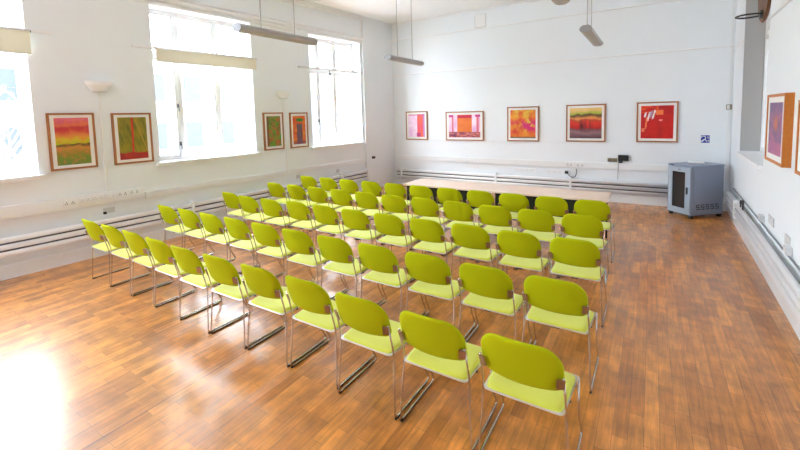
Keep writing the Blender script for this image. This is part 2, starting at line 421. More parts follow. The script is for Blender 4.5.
TWEAK = {(0, 0): (0.012, 0), (0, 4): (-0.012, -0.03), (0, 5): (-0.018, -0.015), (0, 6): (-0.020, 0), (0, 7): (-0.018, 0), (0, 8): (-0.012, -0.015), (0, 9): (-0.010, -0.01),
         (2, 1): (-0.004, -0.05), (2, 2): (-0.014, -0.06)}
for c_ in range(11):
    TWEAK[1, c_] = (0.010, 0) if c_ == 0 else (-0.007, 0) if c_ == 1 else (-0.012 * min(c_, 3) + 0.001 * max(0, c_ - 8), 0)
    if c_ not in (1, 2): TWEAK[2, c_] = (-0.008 * min(c_, 3) + 0.002 * max(0, c_ - 7), 0)
proto = None
for r, (x0, dx, y) in enumerate(ROWS):
    for c in range(11):
        ox, oy = TWEAK.get((r, c), (0, 0))
        lab = 'lime green chrome-legged chair, ' + ordc[c] + ', ' + rown[r]
        loc = (x0 + c * dx + ox + random.uniform(-0.002, 0.002), y + oy + random.uniform(-0.010, 0.010), 0); rz = math.radians(random.uniform(-0.5, 0.5))
        if proto is None: proto = make_chair(lab); proto.location = loc; proto.rotation_euler.z = rz
        else: dup(proto, loc, rz, lab)

# ------------------------------------------------------------------ tables in front of the rows
def table(x0, x1, label, y0=6.36, y1=7.04):
    cx, cy = (x0 + x1) / 2, (y0 + y1) / 2; w, d = (x1 - x0) / 2, (y1 - y0) / 2
    t = thing('folding_table', label, 'table', (cx, cy, 0), 0, 'pale tables beyond the chairs')
    top = obj('table_top', bbox(-w, w, -d, d, 0.70, 0.728, 0.004), 'table', t)
    bm = bmesh.new(); box(bm, -w + 0.05, w - 0.05, -d + 0.06, -d + 0.075, 0.34, 0.68); obj('modesty_panel', bm, 'black', t)
    bm = bmesh.new(); 
    for yy in (-d + 0.06, d - 0.09): box(bm, -w + 0.04, w - 0.04, yy, yy + 0.03, 0.66, 0.70)
    obj('under_frame', bm, 'black', t)
    for sx in (-1, 1):
        for sy in (-1, 1):
            bm = bmesh.new(); tube(bm, [(sx * (w - 0.06), sy * (d - 0.06), 0.0), (sx * (w - 0.06), sy * (d - 0.06), 0.70)], 0.016, 10)
            obj('leg', bm, 'black', t, True)
table(-3.98, -2.25, 'pale wood table beyond the chairs, the one on the window side')
table(-2.246, -0.515, 'pale wood table beyond the chairs, the one toward the grey cabinet')

# ------------------------------------------------------------------ heating pipes
def pipe_bank(W, x0, x1, zs, r, brackets, label, top_tube=None):
    t = thing('heating_pipe_bank', label, 'heating pipes', W.p(0, 0), W.rz)
    yc = -0.085
    for z in zs:
        bm = bmesh.new(); tube(bm, [(x0, yc, z), (x1, yc, z)], r, 14); obj('pipe', bm, 'pipe', t, True)
    if True:
      bm = bmesh.new(); box(bm, x0 + 0.01, x1 - 0.01, yc + 0.012, yc + 0.02, zs[-1], zs[0]); obj('gap_shade_strip', bm, 'tube_gap_grey' if top_tube else 'gap_shade', t)  # dark strip painted in for the shade between the pipes
    for b in brackets:
        bm = bmesh.new(); box(bm, b - 0.022, b + 0.022, yc - r - 0.006, -0.0015, zs[-1] - r - 0.03, zs[0] + r + 0.03)
        obj('bracket', bm, 'pipe', t)
    if top_tube:
        bm = bmesh.new(); tube(bm, [(x0, -0.02, top_tube), (x1, -0.02, top_tube)], 0.010, 10); obj('conduit', bm, 'tube_gap_grey', t, True)  # thin grey tube along the wall above the pipes
    return t
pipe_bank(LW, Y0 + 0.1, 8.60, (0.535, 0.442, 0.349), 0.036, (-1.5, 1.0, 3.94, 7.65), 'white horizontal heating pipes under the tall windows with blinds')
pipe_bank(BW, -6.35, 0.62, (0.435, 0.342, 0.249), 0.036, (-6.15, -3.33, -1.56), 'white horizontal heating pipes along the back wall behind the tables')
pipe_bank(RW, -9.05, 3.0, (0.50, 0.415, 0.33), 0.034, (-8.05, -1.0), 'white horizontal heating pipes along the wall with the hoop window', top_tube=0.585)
# pipe stub with dark valve at the near end of the right-hand pipes
t = thing('pipe_valve', 'dark valve loop on the heating pipes close to the grey cabinet', 'valve', RW.p(-7.55, 0), RW.rz)
bm = bmesh.new(); tube(bm, fillet([(-0.10, -0.085, 0.535), (-0.10, -0.085, 0.63), (0.10, -0.085, 0.63), (0.10, -0.085, 0.535)], 0.02), 0.010, 8); obj('pipe_loop', bm, 'dark_grey', t, True)
bm = bbox(-0.03, 0.03, -0.11, -0.06, 0.60, 0.66, 0.008); obj('valve_body', bm, 'dark_grey', t)

# ------------------------------------------------------------------ trunking
def trunk(W, x0, x1, z0, z1, d, label, lid=True):
    t = thing('cable_trunking', label, 'trunking', W.p(0, 0), W.rz)
    obj('trunking_body', bbox(x0, x1, -d, -0.0015, z0, z1, 0.004), 'white_plastic', t)
    if lid: obj('trunking_lid', bbox(x0 + 0.005, x1 - 0.005, -d - 0.004, -d, z0 + 0.025, z1 - 0.025, 0.0015), 'white_plastic', t)
    return t
trunk(LW, Y0 + 0.05, 3.21, 0.80, 0.972, 0.055, 'deep white cable trunking with six double sockets under the windows')
trunk(LW, 3.225, 8.62, 0.775, 0.885, 0.035, 'slim white cable trunking on the window wall beyond the socket panel')
trunk(BW, -6.40, 0.30, 0.725, 0.865, 0.035, 'long white cable trunking across the back wall', lid=False)

def socket(W, x, z, label, w=0.145, h=0.085, d0=0.0, m='white_plastic', cat='socket', group=None, marks='plate_grey', n=2):
    t = thing('wall_socket', label, cat, W.p(x, z, -d0), W.rz, group)
    obj('faceplate', bbox(-w / 2, w / 2, -0.012, 0, -h / 2, h / 2, 0.003), m, t)
    for k in range(n):
        cx = (k - (n - 1) / 2) * w / n
        bm = bmesh.new()
        for dx, dz in ((0, 0.012), (-0.012, -0.012), (0.012, -0.012)): box(bm, cx + dx - 0.005, cx + dx + 0.005, -0.0135, -0.011, dz - 0.008, dz + 0.008)
        obj('pin_holes', bm, 'dark_grey' if marks == 'dark' else marks, t)
        bm = bmesh.new(); box(bm, cx + 0.022, cx + 0.032, -0.016, -0.011, 0.005, 0.026); obj('switch', bm, m, t)
    return t
places = ['at its blank end', 'second from its blank end', 'third from its blank end', 'third from its stepped end', 'second from its stepped end', 'at its stepped end']
for k, x in enumerate((2.235, 2.42, 2.58, 2.735, 2.895, 3.06)):
    socket(LW, x, 0.893 + 0.005 * k, 'double socket on the deep trunking, ' + places[k], d0=0.055, group='sockets on the deep trunking', marks='dark' if k in (0, 4, 5) else 'plate_grey')
s_ = socket(LW, 2.72, 0.685, 'double socket with small black plug, below the deep trunking', m='plate_grey')
obj('plug', bbox(-0.085, -0.045, -0.05, -0.012, -0.05, -0.015, 0.006), 'black', s_)
socket(LW, 6.35, 0.70, 'single plate low on window wall below the orange green-topped picture', w=0.10, n=1, m='plate_grey')
socket(LW, 7.60, 0.67, 'small plate beside pipe bracket under the window without a blind', w=0.09, n=1, m='plate_grey')
socket(BW, -4.27, 0.775, 'upper plate on back trunking under the wide picture, window side', w=0.13, d0=0.035, m='white_plastic', group='sockets on the back wall')
socket(BW, -4.11, 0.775, 'upper plate on back trunking under the wide picture, cabinet side', w=0.13, d0=0.035, m='white_plastic', group='sockets on the back wall')
b1 = socket(BW, -3.98, 0.635, 'long socket strip below the trunking, under the wide orange picture', w=0.42, n=4, m='white_plastic', group='sockets on the back wall')
b2 = socket(BW, -2.62, 0.61, 'long empty socket strip beside the plugged-in strip, under the amber picture', w=0.50, n=4, group='sockets on the back wall')
b3 = socket(BW, -1.86, 0.605, 'long socket strip with black plug and cable on back wall', w=0.50, n=4, group='sockets on the back wall')
obj('plug', bbox(0.17, 0.245, -0.055, -0.012, -0.03, 0.035, 0.012), 'black', b3)
bm = bmesh.new(); tube(bm, fillet([(0.22, -0.045, -0.01), (0.30, -0.05, -0.10), (0.40, -0.05, -0.10), (0.43, -0.05, 0.03), (0.42, -0.045, 0.10)], 0.06), 0.009, 8); obj('cable', bm, 'dark_grey', b3, True)
socket(BW, -1.59, 0.795, 'narrower plate of the pair on back trunking above the black plug', w=0.16, d0=0.035, m='white_plastic', group='sockets on the back wall', marks='dark')
socket(BW, -1.36, 0.795, 'wider plate of the pair on back trunking above the black plug', w=0.18, d0=0.035, m='white_plastic', group='sockets on the back wall', marks='dark')
socket(BW, -0.715, 0.93, 'dull brass double socket plate touching the black adapter', w=0.19, h=0.085, m='brass', marks='dark')
t = thing('power_adapter', 'black power adapter plugged in beside the brass socket plate', 'adapter', BW.p(-0.505, 0.985), 0)
obj('adapter_body', bbox(-0.10, 0.10, -0.06, 0, -0.065, 0.065, 0.01), 'black', t)
obj('adapter_plug', bbox(-0.09, -0.01, -0.04, 0, -0.112, -0.066, 0.006), 'dark_grey', t)
bm = bmesh.new(); tube(bm, [(-0.09, -0.047, -0.10), (-0.095, -0.047, -0.30), (-0.095, -0.047, -0.48)], 0.006); obj('cable', bm, 'tube_gap_grey', t)
for k, (x, z, w) in enumerate(((-6.06, 0.72, 0.36), (-5.30, 0.70, 0.24))):
    socket(RW, x, z, ('grey double socket above wall pipes, the one closer to cabinet', 'grey double socket above wall pipes, the one away from cabinet')[k], w=w * 0.75, h=0.10, m='plate_grey', group='grey sockets above the pipes')
t = thing('cable_outlet', 'small pale outlet beneath the grey socket closer to cabinet', 'outlet', RW.p(-6.50, 0.645), RW.rz)
obj('outlet_plate', bbox(-0.06, 0.06, -0.05, 0, -0.04, 0.04, 0.006), 'plate_grey', t)
t = thing('cable_outlet', 'small pale outlet beneath the grey socket away from cabinet', 'outlet', RW.p(-5.16, 0.64), RW.rz)
obj('outlet_plate', bbox(-0.06, 0.06, -0.05, 0, -0.04, 0.04, 0.006), 'plate_grey', t)

# ------------------------------------------------------------------ pictures
_h = {}
def _rnd(i, j, s):
    k = (i, j, s)
    if k not in _h: _h[k] = random.Random(i * 7919 + j * 104729 + s * 1299709).random()
    return _h[k]
def vn(x, y, s):
    i, j = math.floor(x), math.floor(y); a, c = x - i, y - j
    a, c = a * a * (3 - 2 * a), c * c * (3 - 2 * c)
    return (_rnd(i, j, s) * (1 - a) + _rnd(i + 1, j, s) * a) * (1 - c) + (_rnd(i, j + 1, s) * (1 - a) + _rnd(i + 1, j + 1, s) * a) * c
def fb(x, y, s): return (vn(x, y, s) * 4 + vn(2 * x, 2 * y, s + 1) * 2 + vn(4 * x, 4 * y, s + 2)) / 7
def mixc(a, c, t): t = max(0, min(1, t)); return tuple(p * (1 - t) + q * t for p, q in zip(a, c))
def bands(v, stops):
    for (v0, c0), (v1, c1) in zip(stops, stops[1:]):
        if v <= v1: return mixc(c0, c1, (v - v0) / max(1e-6, v1 - v0))
    return stops[-1][1]
def art_fields(u, v):
    w = v + 0.05 * (fb(u * 3, v * 8, 11) - 0.5) * 2
    c = bands(w, [(0, (96, 128, 50)), (.16, (120, 140, 40)), (.25, (150, 130, 40)), (.36, (205, 140, 50)), (.43, (60, 70, 30)), (.45, (190, 190, 20)), (.58, (215, 180, 40)), (.66, (214, 120, 60)), (.72, (200, 50, 50)), (.79, (190, 50, 60)), (.83, (220, 110, 60)), (.92, (215, 90, 110)), (1, (220, 110, 130))])
    return mixc(c, (230, 120, 60), 0.5 * max(0, fb(u * 9, v * 16, 5) - 0.45) * 3)
def art_stripe(u, v):
    c = mixc((120, 118, 20), (168, 140, 30), fb(u * 5, v * 5, 21) * 1.4 - 0.2)
    c = mixc(c, (70, 84, 30), 1.8 * max(0, fb(u * 14 + v * 5, v * 4, 31) - 0.55))
    if abs(u - 0.47 - 0.03 * v) < 0.035: c = (205, 40, 26)
    if v < 0.14 + 0.04 * fb(u * 6, 0, 3): c = mixc((150, 24, 18), (190, 50, 30), fb(u * 9, v * 9, 7))
    if u > .6 and abs((u - .6) * 1.2 - (0.95 - v) * 0.6) < 0.02: c = (190, 150, 60)
    return c
def art_moss(u, v):
    n = fb(u * 4, v * 8, 41); c = mixc((190, 100, 50), (110, 150, 40), (n - 0.3) * 3)
    c = mixc(c, (40, 160, 40), (fb(u * 4 + 3, v * 6, 51) - 0.5) * 4 * (1 if u > .5 else .3))
    if u < .16: c = mixc(c, (120, 60, 50), .6)
    return mixc(c, (60, 60, 40), max(0, fb(u * 10, v * 18, 61) - .6) * 2.5)
def art_figure(u, v):
    c = mixc((214, 70, 26), (226, 150, 40), fb(u * 4, v * 8, 71) * 1.5 - .3)
    d = abs(u - 0.52) / (0.20 + 0.06 * fb(v * 6, 0, 8))
    if v < .72 and d < 1: c = mixc((80, 100, 100), (120, 60, 80), fb(u * 6, v * 8, 81) * 1.6 - .2)
    if ((u - .55) / .3) ** 2 + ((v - .86) / .06) ** 2 < 1: c = (40, 140, 40)
    if v < .12: c = mixc(c, (120, 60, 80), .6)
    return c
def art_pink(u, v):
    c = mixc((240, 190, 226), (250, 226, 240), fb(u * 6, v * 10, 91) * 1.5 - .2)
    if u > .55: c = mixc((240, 100, 50), (232, 60, 100), fb(u * 4, v * 5, 101) * 1.8 - .4)
    if u > .9: c = (200, 130, 190)
    if .5 < u < .75 and v < .18: c = (200, 30, 110)
    if v > .93: c = mixc(c, (200, 90, 150), .5)
    return c
def art_block(u, v):
    c = mixc((250, 226, 236), (226, 170, 214), fb(u * 9, v * 3, 111) * 1.6 - .3)
    if .1 < u < .15 or .88 < u < .95: c = (226, 110, 130)
    if .28 < u < .74: c = mixc((236, 128, 20), (222, 100, 30), fb(u * 5, v * 9, 121)) if v < .84 else (206, 24, 60)
    if v > .9 and (u < .16 or u > .84): c = (196, 40, 130)
    if v < .24: c = mixc((120, 40, 80), (226, 130, 110), fb(u * 10, v * 12, 131) * 1.8 - .4)
    return c
def art_amber(u, v):
    c = mixc((238, 160, 30), (220, 80, 20), fb(u * 5, v * 4, 141) * 2 - .5)
    c = mixc(c, (216, 30, 110), (fb(u * 4, v * 5, 151) - .42) * 5 * max(0, 1 - abs(v - .45) * 3.2))
    c = mixc(c, (230, 190, 60), (fb(u * 7, v * 7, 161) - .55) * 4)
    if v < .05: c = (110, 90, 60)
    return c
def art_horizon(u, v):
    w = v + .07 * (fb(u * 4, v * 5, 171) - .5) * 2
    c = bands(w, [(0, (90, 60, 70)), (.18, (150, 110, 116)), (.30, (120, 70, 76)), (.34, (190, 20, 20)), (.52, (226, 50, 24)), (.60, (190, 70, 40)), (.66, (232, 150, 70)), (.74, (90, 60, 40)), (.79, (170, 180, 60)), (.88, (226, 190, 110)), (1, (236, 200, 130))])
    return mixc(c, (70, 20, 30), (fb(u * 14, v * 2, 181) - .55) * 3 * max(0, 1 - abs(v - .4) * 4))
def art_red(u, v):
    c = mixc((214, 20, 12), (180, 10, 8), fb(u * 5, v * 5, 191) * 1.3 - .2)
    if v > .8 and u < .55: c = mixc(c, (236, 80, 30), (fb(u * 5, v * 12, 7) - .35) * 4)
    for k, (x_, lo, hi) in enumerate(((.13, .66, .80), (.25, .55, .82), (.31, .64, .84), (.39, .60, .86))):
        if lo < v < hi and abs(u - x_ - (v - .7) * .3) < .028: c = mixc((250, 240, 236), (170, 130, 160), 0.9 if k == 2 else fb(u * 9, v * 9, 201) - .3)
    if .72 < v < .86 and .46 < u < .68: c = (240, 120, 60)
    if .30 < v < .66 and abs(u - .16 - (v - .4) * .12) < .025: c = (240, 120, 70)
    if .2 < v < .32 and abs(u - .07) < .05: c = (238, 120, 80)
    if ((u - .62) / .06) ** 2 + ((v - .56) / .025) ** 2 < 1: c = (246, 150, 150)
    return c
def art_dusk(u, v):
    c = mixc((118, 96, 140), (176, 110, 140), fb(u * 5, v * 7, 211) * 1.7 - .3)
    c = mixc(c, (214, 120, 80), max(0, 1 - (((u - .55) / .18) ** 2 + ((v - .6) / .2) ** 2)) * .9)
    if v < .25: c = mixc(c, (206, 110, 150), .5)
    return mixc(c, (90, 96, 150), max(0, v - .7) * 1.5)
def art_peach(u, v):
    c = bands(v + .06 * (fb(u * 4, v * 4, 221) - .5), [(0, (190, 150, 60)), (.2, (150, 160, 60)), (.3, (226, 180, 120)), (.6, (240, 190, 140)), (1, (230, 150, 110))])
    return c
def art_material():
    m = bpy.data.materials.new('painted_paper'); m.use_nodes = True; nt = m.node_tree
    b = nt.nodes['Principled BSDF']; b.inputs['Roughness'].default_value = 0.5
    a = nt.nodes.new('ShaderNodeVertexColor'); a.layer_name = 'paint'
    nt.links.new(a.outputs['Color'], b.inputs['Base Color']); return m
M['art'] = art_material()
def picture(W, x0, x1, z0, z1, fn, label, mx=0.07, mz=0.07, fw=0.028, dep=0.035, fm='frame', group=None):
    w, h = (x1 - x0) / 2, (z1 - z0) / 2
    t = thing('framed_picture', label, 'picture', W.p((x0 + x1) / 2, (z0 + z1) / 2), W.rz, group)
    bm = bmesh.new()
    o = [(-w, -h), (w, -h), (w, h), (-w, h)]; i_ = [(-w + fw, -h + fw), (w - fw, -h + fw), (w - fw, h - fw), (-w + fw, h - fw)]
    rings = [[bm.verts.new((x, y, z)) for x, z in r_] for r_, y in ((o, 0), (o, -dep), (i_, -dep), (i_, -dep + 0.009))]
    for a, c in zip(rings, rings[1:]):
        for k in range(4): bm.faces.new((a[k], a[(k + 1) % 4], c[(k + 1) % 4], c[k]))
    obj('picture_frame', bm, fm, t)
    bm = bmesh.new(); box(bm, -w + fw, w - fw, -dep + 0.010, 0.0, -h + fw, h - fw); mo = obj('mount', bm, 'mount', t)
    aw, ah = w - fw - mx, h - fw - mz; nu, nv = 56, 56
    bm = bmesh.new(); g = {}
    for i in range(nu + 1):
        for j in range(nv + 1): g[i, j] = bm.verts.new((-aw + 2 * aw * i / nu, -dep + 0.0085, -ah + 2 * ah * j / nv))
    cl = bm.loops.layers.float_color.new('paint'); cache = {}
    for i in range(nu):
        for j in range(nv):
            f = bm.faces.new((g[i, j], g[i + 1, j], g[i + 1, j + 1], g[i, j + 1]))
            for lp, (a, c) in zip(f.loops, ((i, j), (i + 1, j), (i + 1, j + 1), (i, j + 1))):
                if (a, c) not in cache:
                    q = fn(a / nu, c / nv); cache[a, c] = (lin(q[0] / 255), lin(q[1] / 255), lin(q[2] / 255), 1)
                lp[cl] = cache[a, c]
    obj('artwork', bm, 'art', t)
    return t
picture(LW, 2.074, 2.622, 1.370, 2.186, art_fields, 'framed painting of pink, yellow and green bands on the window wall', mx=0.048, mz=0.042)
picture(LW, 2.840, 3.393, 1.370, 2.178, art_stripe, 'framed olive green painting with a thin red upright stripe', mx=0.048, mz=0.042)
picture(LW, 5.510, 6.000, 1.362, 2.157, art_moss, 'narrow framed painting mottled green and orange on the window wall', mx=0.045, mz=0.05)
picture(LW, 6.178, 6.675, 1.358, 2.150, art_figure, 'narrow framed orange painting with green top and grey upright shape', mx=0.045, mz=0.05)
picture(BW, -6.000, -5.300, 1.318, 2.125, art_pink, 'small framed pale pink and orange picture on the back wall', mx=0.06, mz=0.055)
picture(BW, -4.735, -3.66, 1.312, 2.085, art_block, 'wide framed picture with orange block and pink edges', mx=0.065, mz=0.06)
picture(BW, -3.046, -2.28, 1.316, 2.162, art_amber, 'framed amber and magenta abstract at the middle of back wall', mx=0.05, mz=0.05)
picture(BW, -1.671, -0.857, 1.326, 2.168, art_horizon, 'framed red landscape-like abstract with grey base on back wall', mx=0.05, mz=0.05)
picture(BW, -0.274, 0.452, 1.336, 2.173, art_red, 'framed bright red painting with white strokes above the cabinet side', mx=0.05, mz=0.05)
picture(RW, -6.19, -5.34, 1.42, 2.16, art_dusk, 'framed purple and pink picture beside the hoop window', mx=0.09, mz=0.06, fw=0.03, dep=0.07, fm='frame_orange')
picture(RW, -4.90, -4.20, 1.427, 2.082, art_peach, 'framed peach picture beside the purple one, cut by photo edge', mx=0.08, mz=0.06, fw=0.03, dep=0.06, fm='frame_orange')

# ------------------------------------------------------------------ blinds
def blind(x0, x1, z0, z1, bx0, bx1, label):
    t = thing('roller_blind', label, 'blind', LW.p(0, 0), LW.rz)
    bm = bmesh.new(); tube(bm, [(x0, -0.045, z1), (x1, -0.045, z1)], 0.022, 12); obj('roller', bm, 'trim', t, True)
    bm = bmesh.new(); box(bm, x0 + 0.005, x1 - 0.005, -0.066, -0.063, z0, z1); obj('blind_fabric', bm, 'blind', t)
    bm = bmesh.new(); tube(bm, [(x0 + 0.005, -0.0645, z0), (x1 - 0.005, -0.0645, z0)], 0.007, 8); obj('bottom_bar', bm, 'blind', t, True)
    obj('mounting_rail', bbox(bx0, bx1, -0.018, 0, z1 - 0.005, z1 + 0.035, 0.003), 'trim', t)
    bm = bmesh.new(); tube(bm, [(x1, -0.045, z1), (x1 + 0.012, -0.045, z1)], 0.014, 10); obj('end_cap', bm, 'dark_grey', t)
    return t
blind(0.10, 1.985, 2.985, 3.285, -0.15, 2.24, 'beige roller blind hanging lower, cut by the photo edge')
blind(3.53, 5.395, 3.025, 3.235, 3.20, 5.60, 'beige roller blind across the whole window between the two picture pairs')
t = thing('blind_rail', 'bare pale blind rail across the window without a blind', 'rail', LW.p(0, 0), LW.rz)
obj('rail', bbox(6.48, 8.60, -0.035, 0, 3.155, 3.195, 0.004), 'plate_grey', t)
bm = bmesh.new(); tube(bm, [(7.42, -0.02, 3.155), (7.42, -0.03, 3.08)], 0.006); box(bm, 7.39, 7.45, -0.045, -0.02, 3.045, 3.085); obj('pull_cord', bm, 'black', t)

# ------------------------------------------------------------------ wall lamps and conduits
def bowl(x, z, label):
    t = thing('wall_uplighter', label, 'wall lamp', LW.p(x, z), LW.rz, 'white wall uplighters')
    bm = bmesh.new()
    prof = [(0.085, 0.0), (0.105, 0.015), (0.165, 0.10), (0.175, 0.155), (0.165, 0.155)]
    n = 16; rings = []
    for r_, h_ in prof: rings.append([bm.verts.new((r_ * math.cos(PI + PI * k / n), r_ * 0.8 * math.sin(PI + PI * k / n), h_)) for k in range(n + 1)])
    for a, c in zip(rings, rings[1:]):
        for k in range(n): bm.faces.new((a[k], a[k + 1], c[k + 1], c[k]))
    bm.faces.new(rings[0][::-1]); bm.faces.new(rings[-1])
    obj('lamp_bowl', bm, 'white_plastic', t)
    bm = bmesh.new(); box(bm, -0.09, 0.09, -0.07, 0, -0.006, 0.0); obj('base_trim', bm, 'plate_grey', t)
bowl(2.72, 2.50, 'white bowl wall uplighter above the banded and red-striped paintings')
bowl(6.045, 2.465, 'white bowl wall uplighter above the two narrow pictures')
def conduit(W, x, z0, z1, label, w=0.03, d=0.018):
    tag(obj('cable_conduit', bbox(x - w / 2, x + w / 2, -d, 0, z0, z1, 0.003), 'white_plastic'), label, 'conduit')
    o = COL.objects[-1]; o.location = W.org; o.rotation_euler.z = W.rz
conduit(LW, 2.72, 0.975, 2.49, 'white vertical conduit between the banded and red-striped paintings')
conduit(LW, 6.05, 0.89, 2.455, 'white vertical conduit between the two narrow paintings')
conduit(BW, 1.25, 2.09, 4.15, 'white vertical conduit on back wall above the small metal box', w=0.025)
conduit(BW, 1.25, 0.60, 1.975, 'white vertical conduit below the small metal box, above the cabinet', w=0.05)
t = thing('junction_box', 'small metal switch box on back wall high above the cabinet', 'switch', BW.p(1.255, 2.03), 0)
obj('box_body', bbox(-0.055, 0.030, -0.05, 0, -0.05, 0.05, 0.005), 'brass', t)
obj('box_cover', bbox(-0.045, -0.005, -0.056, -0.05, -0.04, 0.04, 0.002), 'white_plastic', t)
t = thing('wall_vent', 'small white square vent high on the back wall', 'vent', BW.p(-3.73, 4.36), 0)
obj('vent_plate', bbox(-0.15, 0.15, -0.02, 0, -0.165, 0.165, 0.004), 'plate_grey', t)
obj('vent_cover', bbox(-0.132, 0.138, -0.03, -0.02, -0.150, 0.156, 0.004), 'trim', t)
# black socket on the pier, small
t = thing('pier_bracket', 'small black fitting at the foot of the white corner pier', 'fitting', LW.p(8.90, 0.885, -0.05), LW.rz)
obj('fitting_body', bbox(-0.05, 0.05, -0.04, 0, -0.035, 0.03, 0.006), 'black', t)
obj('fitting_cap', bbox(-0.035, 0.035, -0.055, -0.04, -0.02, 0.02, 0.004), 'dark_grey', t)

# hearing-loop sign: white ear and waves on blue
t = thing('hearing_loop_sign', 'small square blue sign with white ear above the grey cabinet', 'sign', BW.p(0.90, 1.41), 0)
obj('sign_plate', bbox(-0.068, 0.068, -0.006, 0, -0.075, 0.075, 0.002), 'blue', t)
bm = bmesh.new()
def stroke(pts, w, y=-0.0065):
    pts = [Vector((p[0], 0, p[1])) for p in pts]
    for a, c in zip(pts, pts[1:]):
        d = (c - a).normalized(); n = Vector((-d.z, 0, d.x)) * w / 2; e = d * w * 0.3
        q = [a - e + n, c + e + n, c + e - n, a - e - n]
        bm.faces.new([bm.verts.new((v.x, y - 0.0001 * len(bm.faces), v.z)) for v in q])
stroke([(-0.06, -0.05), (-0.02, -0.012)], 0.024); stroke([(-0.012, -0.004), (0.0, 0.008)], 0.014)
ear = [(-0.028 + 0.034 * math.cos(a), 0.026 + 0.032 * math.sin(a)) for a in [PI * 0.95 - k * PI * 1.25 / 10 for k in range(11)]]
stroke(ear + [(0.012, -0.02), (0.016, -0.05)], 0.013)
stroke([(0.030, 0.05), (0.042, 0.03), (0.045, 0.005)], 0.009); stroke([(0.05, 0.058), (0.06, 0.03)], 0.006)
stroke([(0.034, -0.028), (0.058, -0.028)], 0.009); stroke([(0.046, -0.028), (0.046, -0.06)], 0.009)
obj('ear_symbol', bm, 'sign_white', t)

# ------------------------------------------------------------------ pendant lights
def pendant(x, y0, y1, z, label, wires=(0.28, 0.72)):
    t = thing('pendant_light', label, 'pendant light', (x, y0, z), 0, 'grey linear pendant lights')
    L = y1 - y0
    prof = [(-0.03, 0.075), (0.03, 0.075), (0.06, 0.055), (0.072, 0.03)]
    low = [(0.072, 0.03), (0.06, 0.004), (0.025, -0.01), (-0.025, -0.01), (-0.06, 0.004), (-0.072, 0.03)]
    top = prof + [(-0.072, 0.03), (-0.06, 0.055)]
    def ext(poly, a, c, sx=1.0):
        bm = bmesh.new(); p = [bm.verts.new((q[0] * sx, a, q[1])) for q in poly]; r_ = [bm.verts.new((q[0] * sx, c, q[1])) for q in poly]
        bm.faces.new(p); bm.faces.new(r_[::-1])
        for k in range(len(p)): bm.faces.new((p[k], r_[k], r_[(k + 1) % len(p)], p[(k + 1) % len(p)]))
        return bm
    obj('housing', ext(top, 0.012, L - 0.012), 'lamp_metal', t)
    obj('diffuser', ext(low, 0.012, L - 0.012), 'diffuser', t)
    full = prof + low[1:] + [(-0.06, 0.055)]
    for a, c in ((0, 0.012), (L - 0.012, L)): obj('end_cap', ext(full, a, c, 1.02), 'lamp_cap', t)
    for f_ in wires:
        bm = bmesh.new(); tube(bm, [(0, L * f_, 0.075), (0, L * f_, HC - z)], 0.0065, 6); obj('suspension_wire', bm, 'steel_wire', t)
pendant(-3.70, 2.70, 3.82, 2.965, 'grey pendant light on two wires, in front of the window with blind')
pendant(-3.82, 5.70, 6.86, 2.99, 'grey pendant light in front of the white corner pier')
pendant(-0.70, 2.62, 3.86, 2.99, 'grey pendant light cut off by the top photo edge')
pendant(-0.70, 5.36, 6.66, 2.99, 'grey pendant light near the middle of the back wall', wires=(0.10, 0.40))

# ------------------------------------------------------------------ equipment cabinet in the far right corner
ca = math.atan2(-0.36, 0.34)
t = thing('equipment_cabinet', 'grey metal equipment cabinet with a dark glass door in corner', 'cabinet', (0.64, 8.85, 0), ca)
# local x runs along the door towards the front corner (ends at 0), local y goes back
W_, D_, H_ = 0.50, 0.70, 0.985
obj('cabinet_body', bbox(-W_, 0, 0.0, D_, 0.06, H_ - 0.03, 0.006), 'cab', t)
obj('cabinet_top', bbox(-W_ - 0.008, 0.008, -0.012, D_ + 0.008, H_ - 0.035, H_, 0.012), 'cab', t)
bm = bmesh.new(); f_ = 0.075
x0, x1, z0, z1 = -W_ + 0.015, -0.015, 0.075, H_ - 0.05
box(bm, x0, x0 + f_ + 0.02, -0.022, 0, z0, z1); box(bm, x1 - f_ - 0.03, x1, -0.022, 0, z0, z1)
box(bm, x0 + f_ + 0.02, x1 - f_ - 0.03, -0.022, 0, z0, z0 + 0.10); box(bm, x0 + f_ + 0.02, x1 - f_ - 0.03, -0.022, 0, z1 - 0.085, z1)
d_ = obj('cabinet_door', bm, 'cab_door', t)
bm = bmesh.new(); box(bm, x0 + f_ + 0.02, x1 - f_ - 0.03, -0.014, -0.006, z0 + 0.10, z1 - 0.085); obj('door_glass', bm, 'smoked', d_)
obj('door_handle', bbox(x1 - 0.075, x1 - 0.045, -0.040, -0.022, 0.45, 0.58, 0.006), 'black', d_)
obj('door_lock', bbox(-0.27, -0.22, -0.028, -0.022, z1 - 0.05, z1 - 0.035, 0.002), 'dark_grey', d_)
bm = bbox(0.0, 0.008, 0.03, D_ - 0.03, 0.09, H_ - 0.08, 0.003); sp = obj('side_panel', bm, 'cab', t)
bm = bmesh.new()
for k in range(5):
    y = 0.10 + k * 0.105
    for zz in (0.165, 0.205, 0.245): box(bm, 0.008, 0.0095, y, y + 0.075, zz, zz + 0.016)
    for q, zz in ((0.0, 0.225), (0.063, 0.185)): box(bm, 0.008, 0.0095, y + q, y + q + 0.012, zz - 0.006, zz + 0.022)
obj('vent_slots', bm, 'black', sp)
obj('badge', bbox(-W_ + 0.03, -W_ + 0.13, -0.0145, -0.012, H_ - 0.026, H_ - 0.010, 0.001), 'black', t)
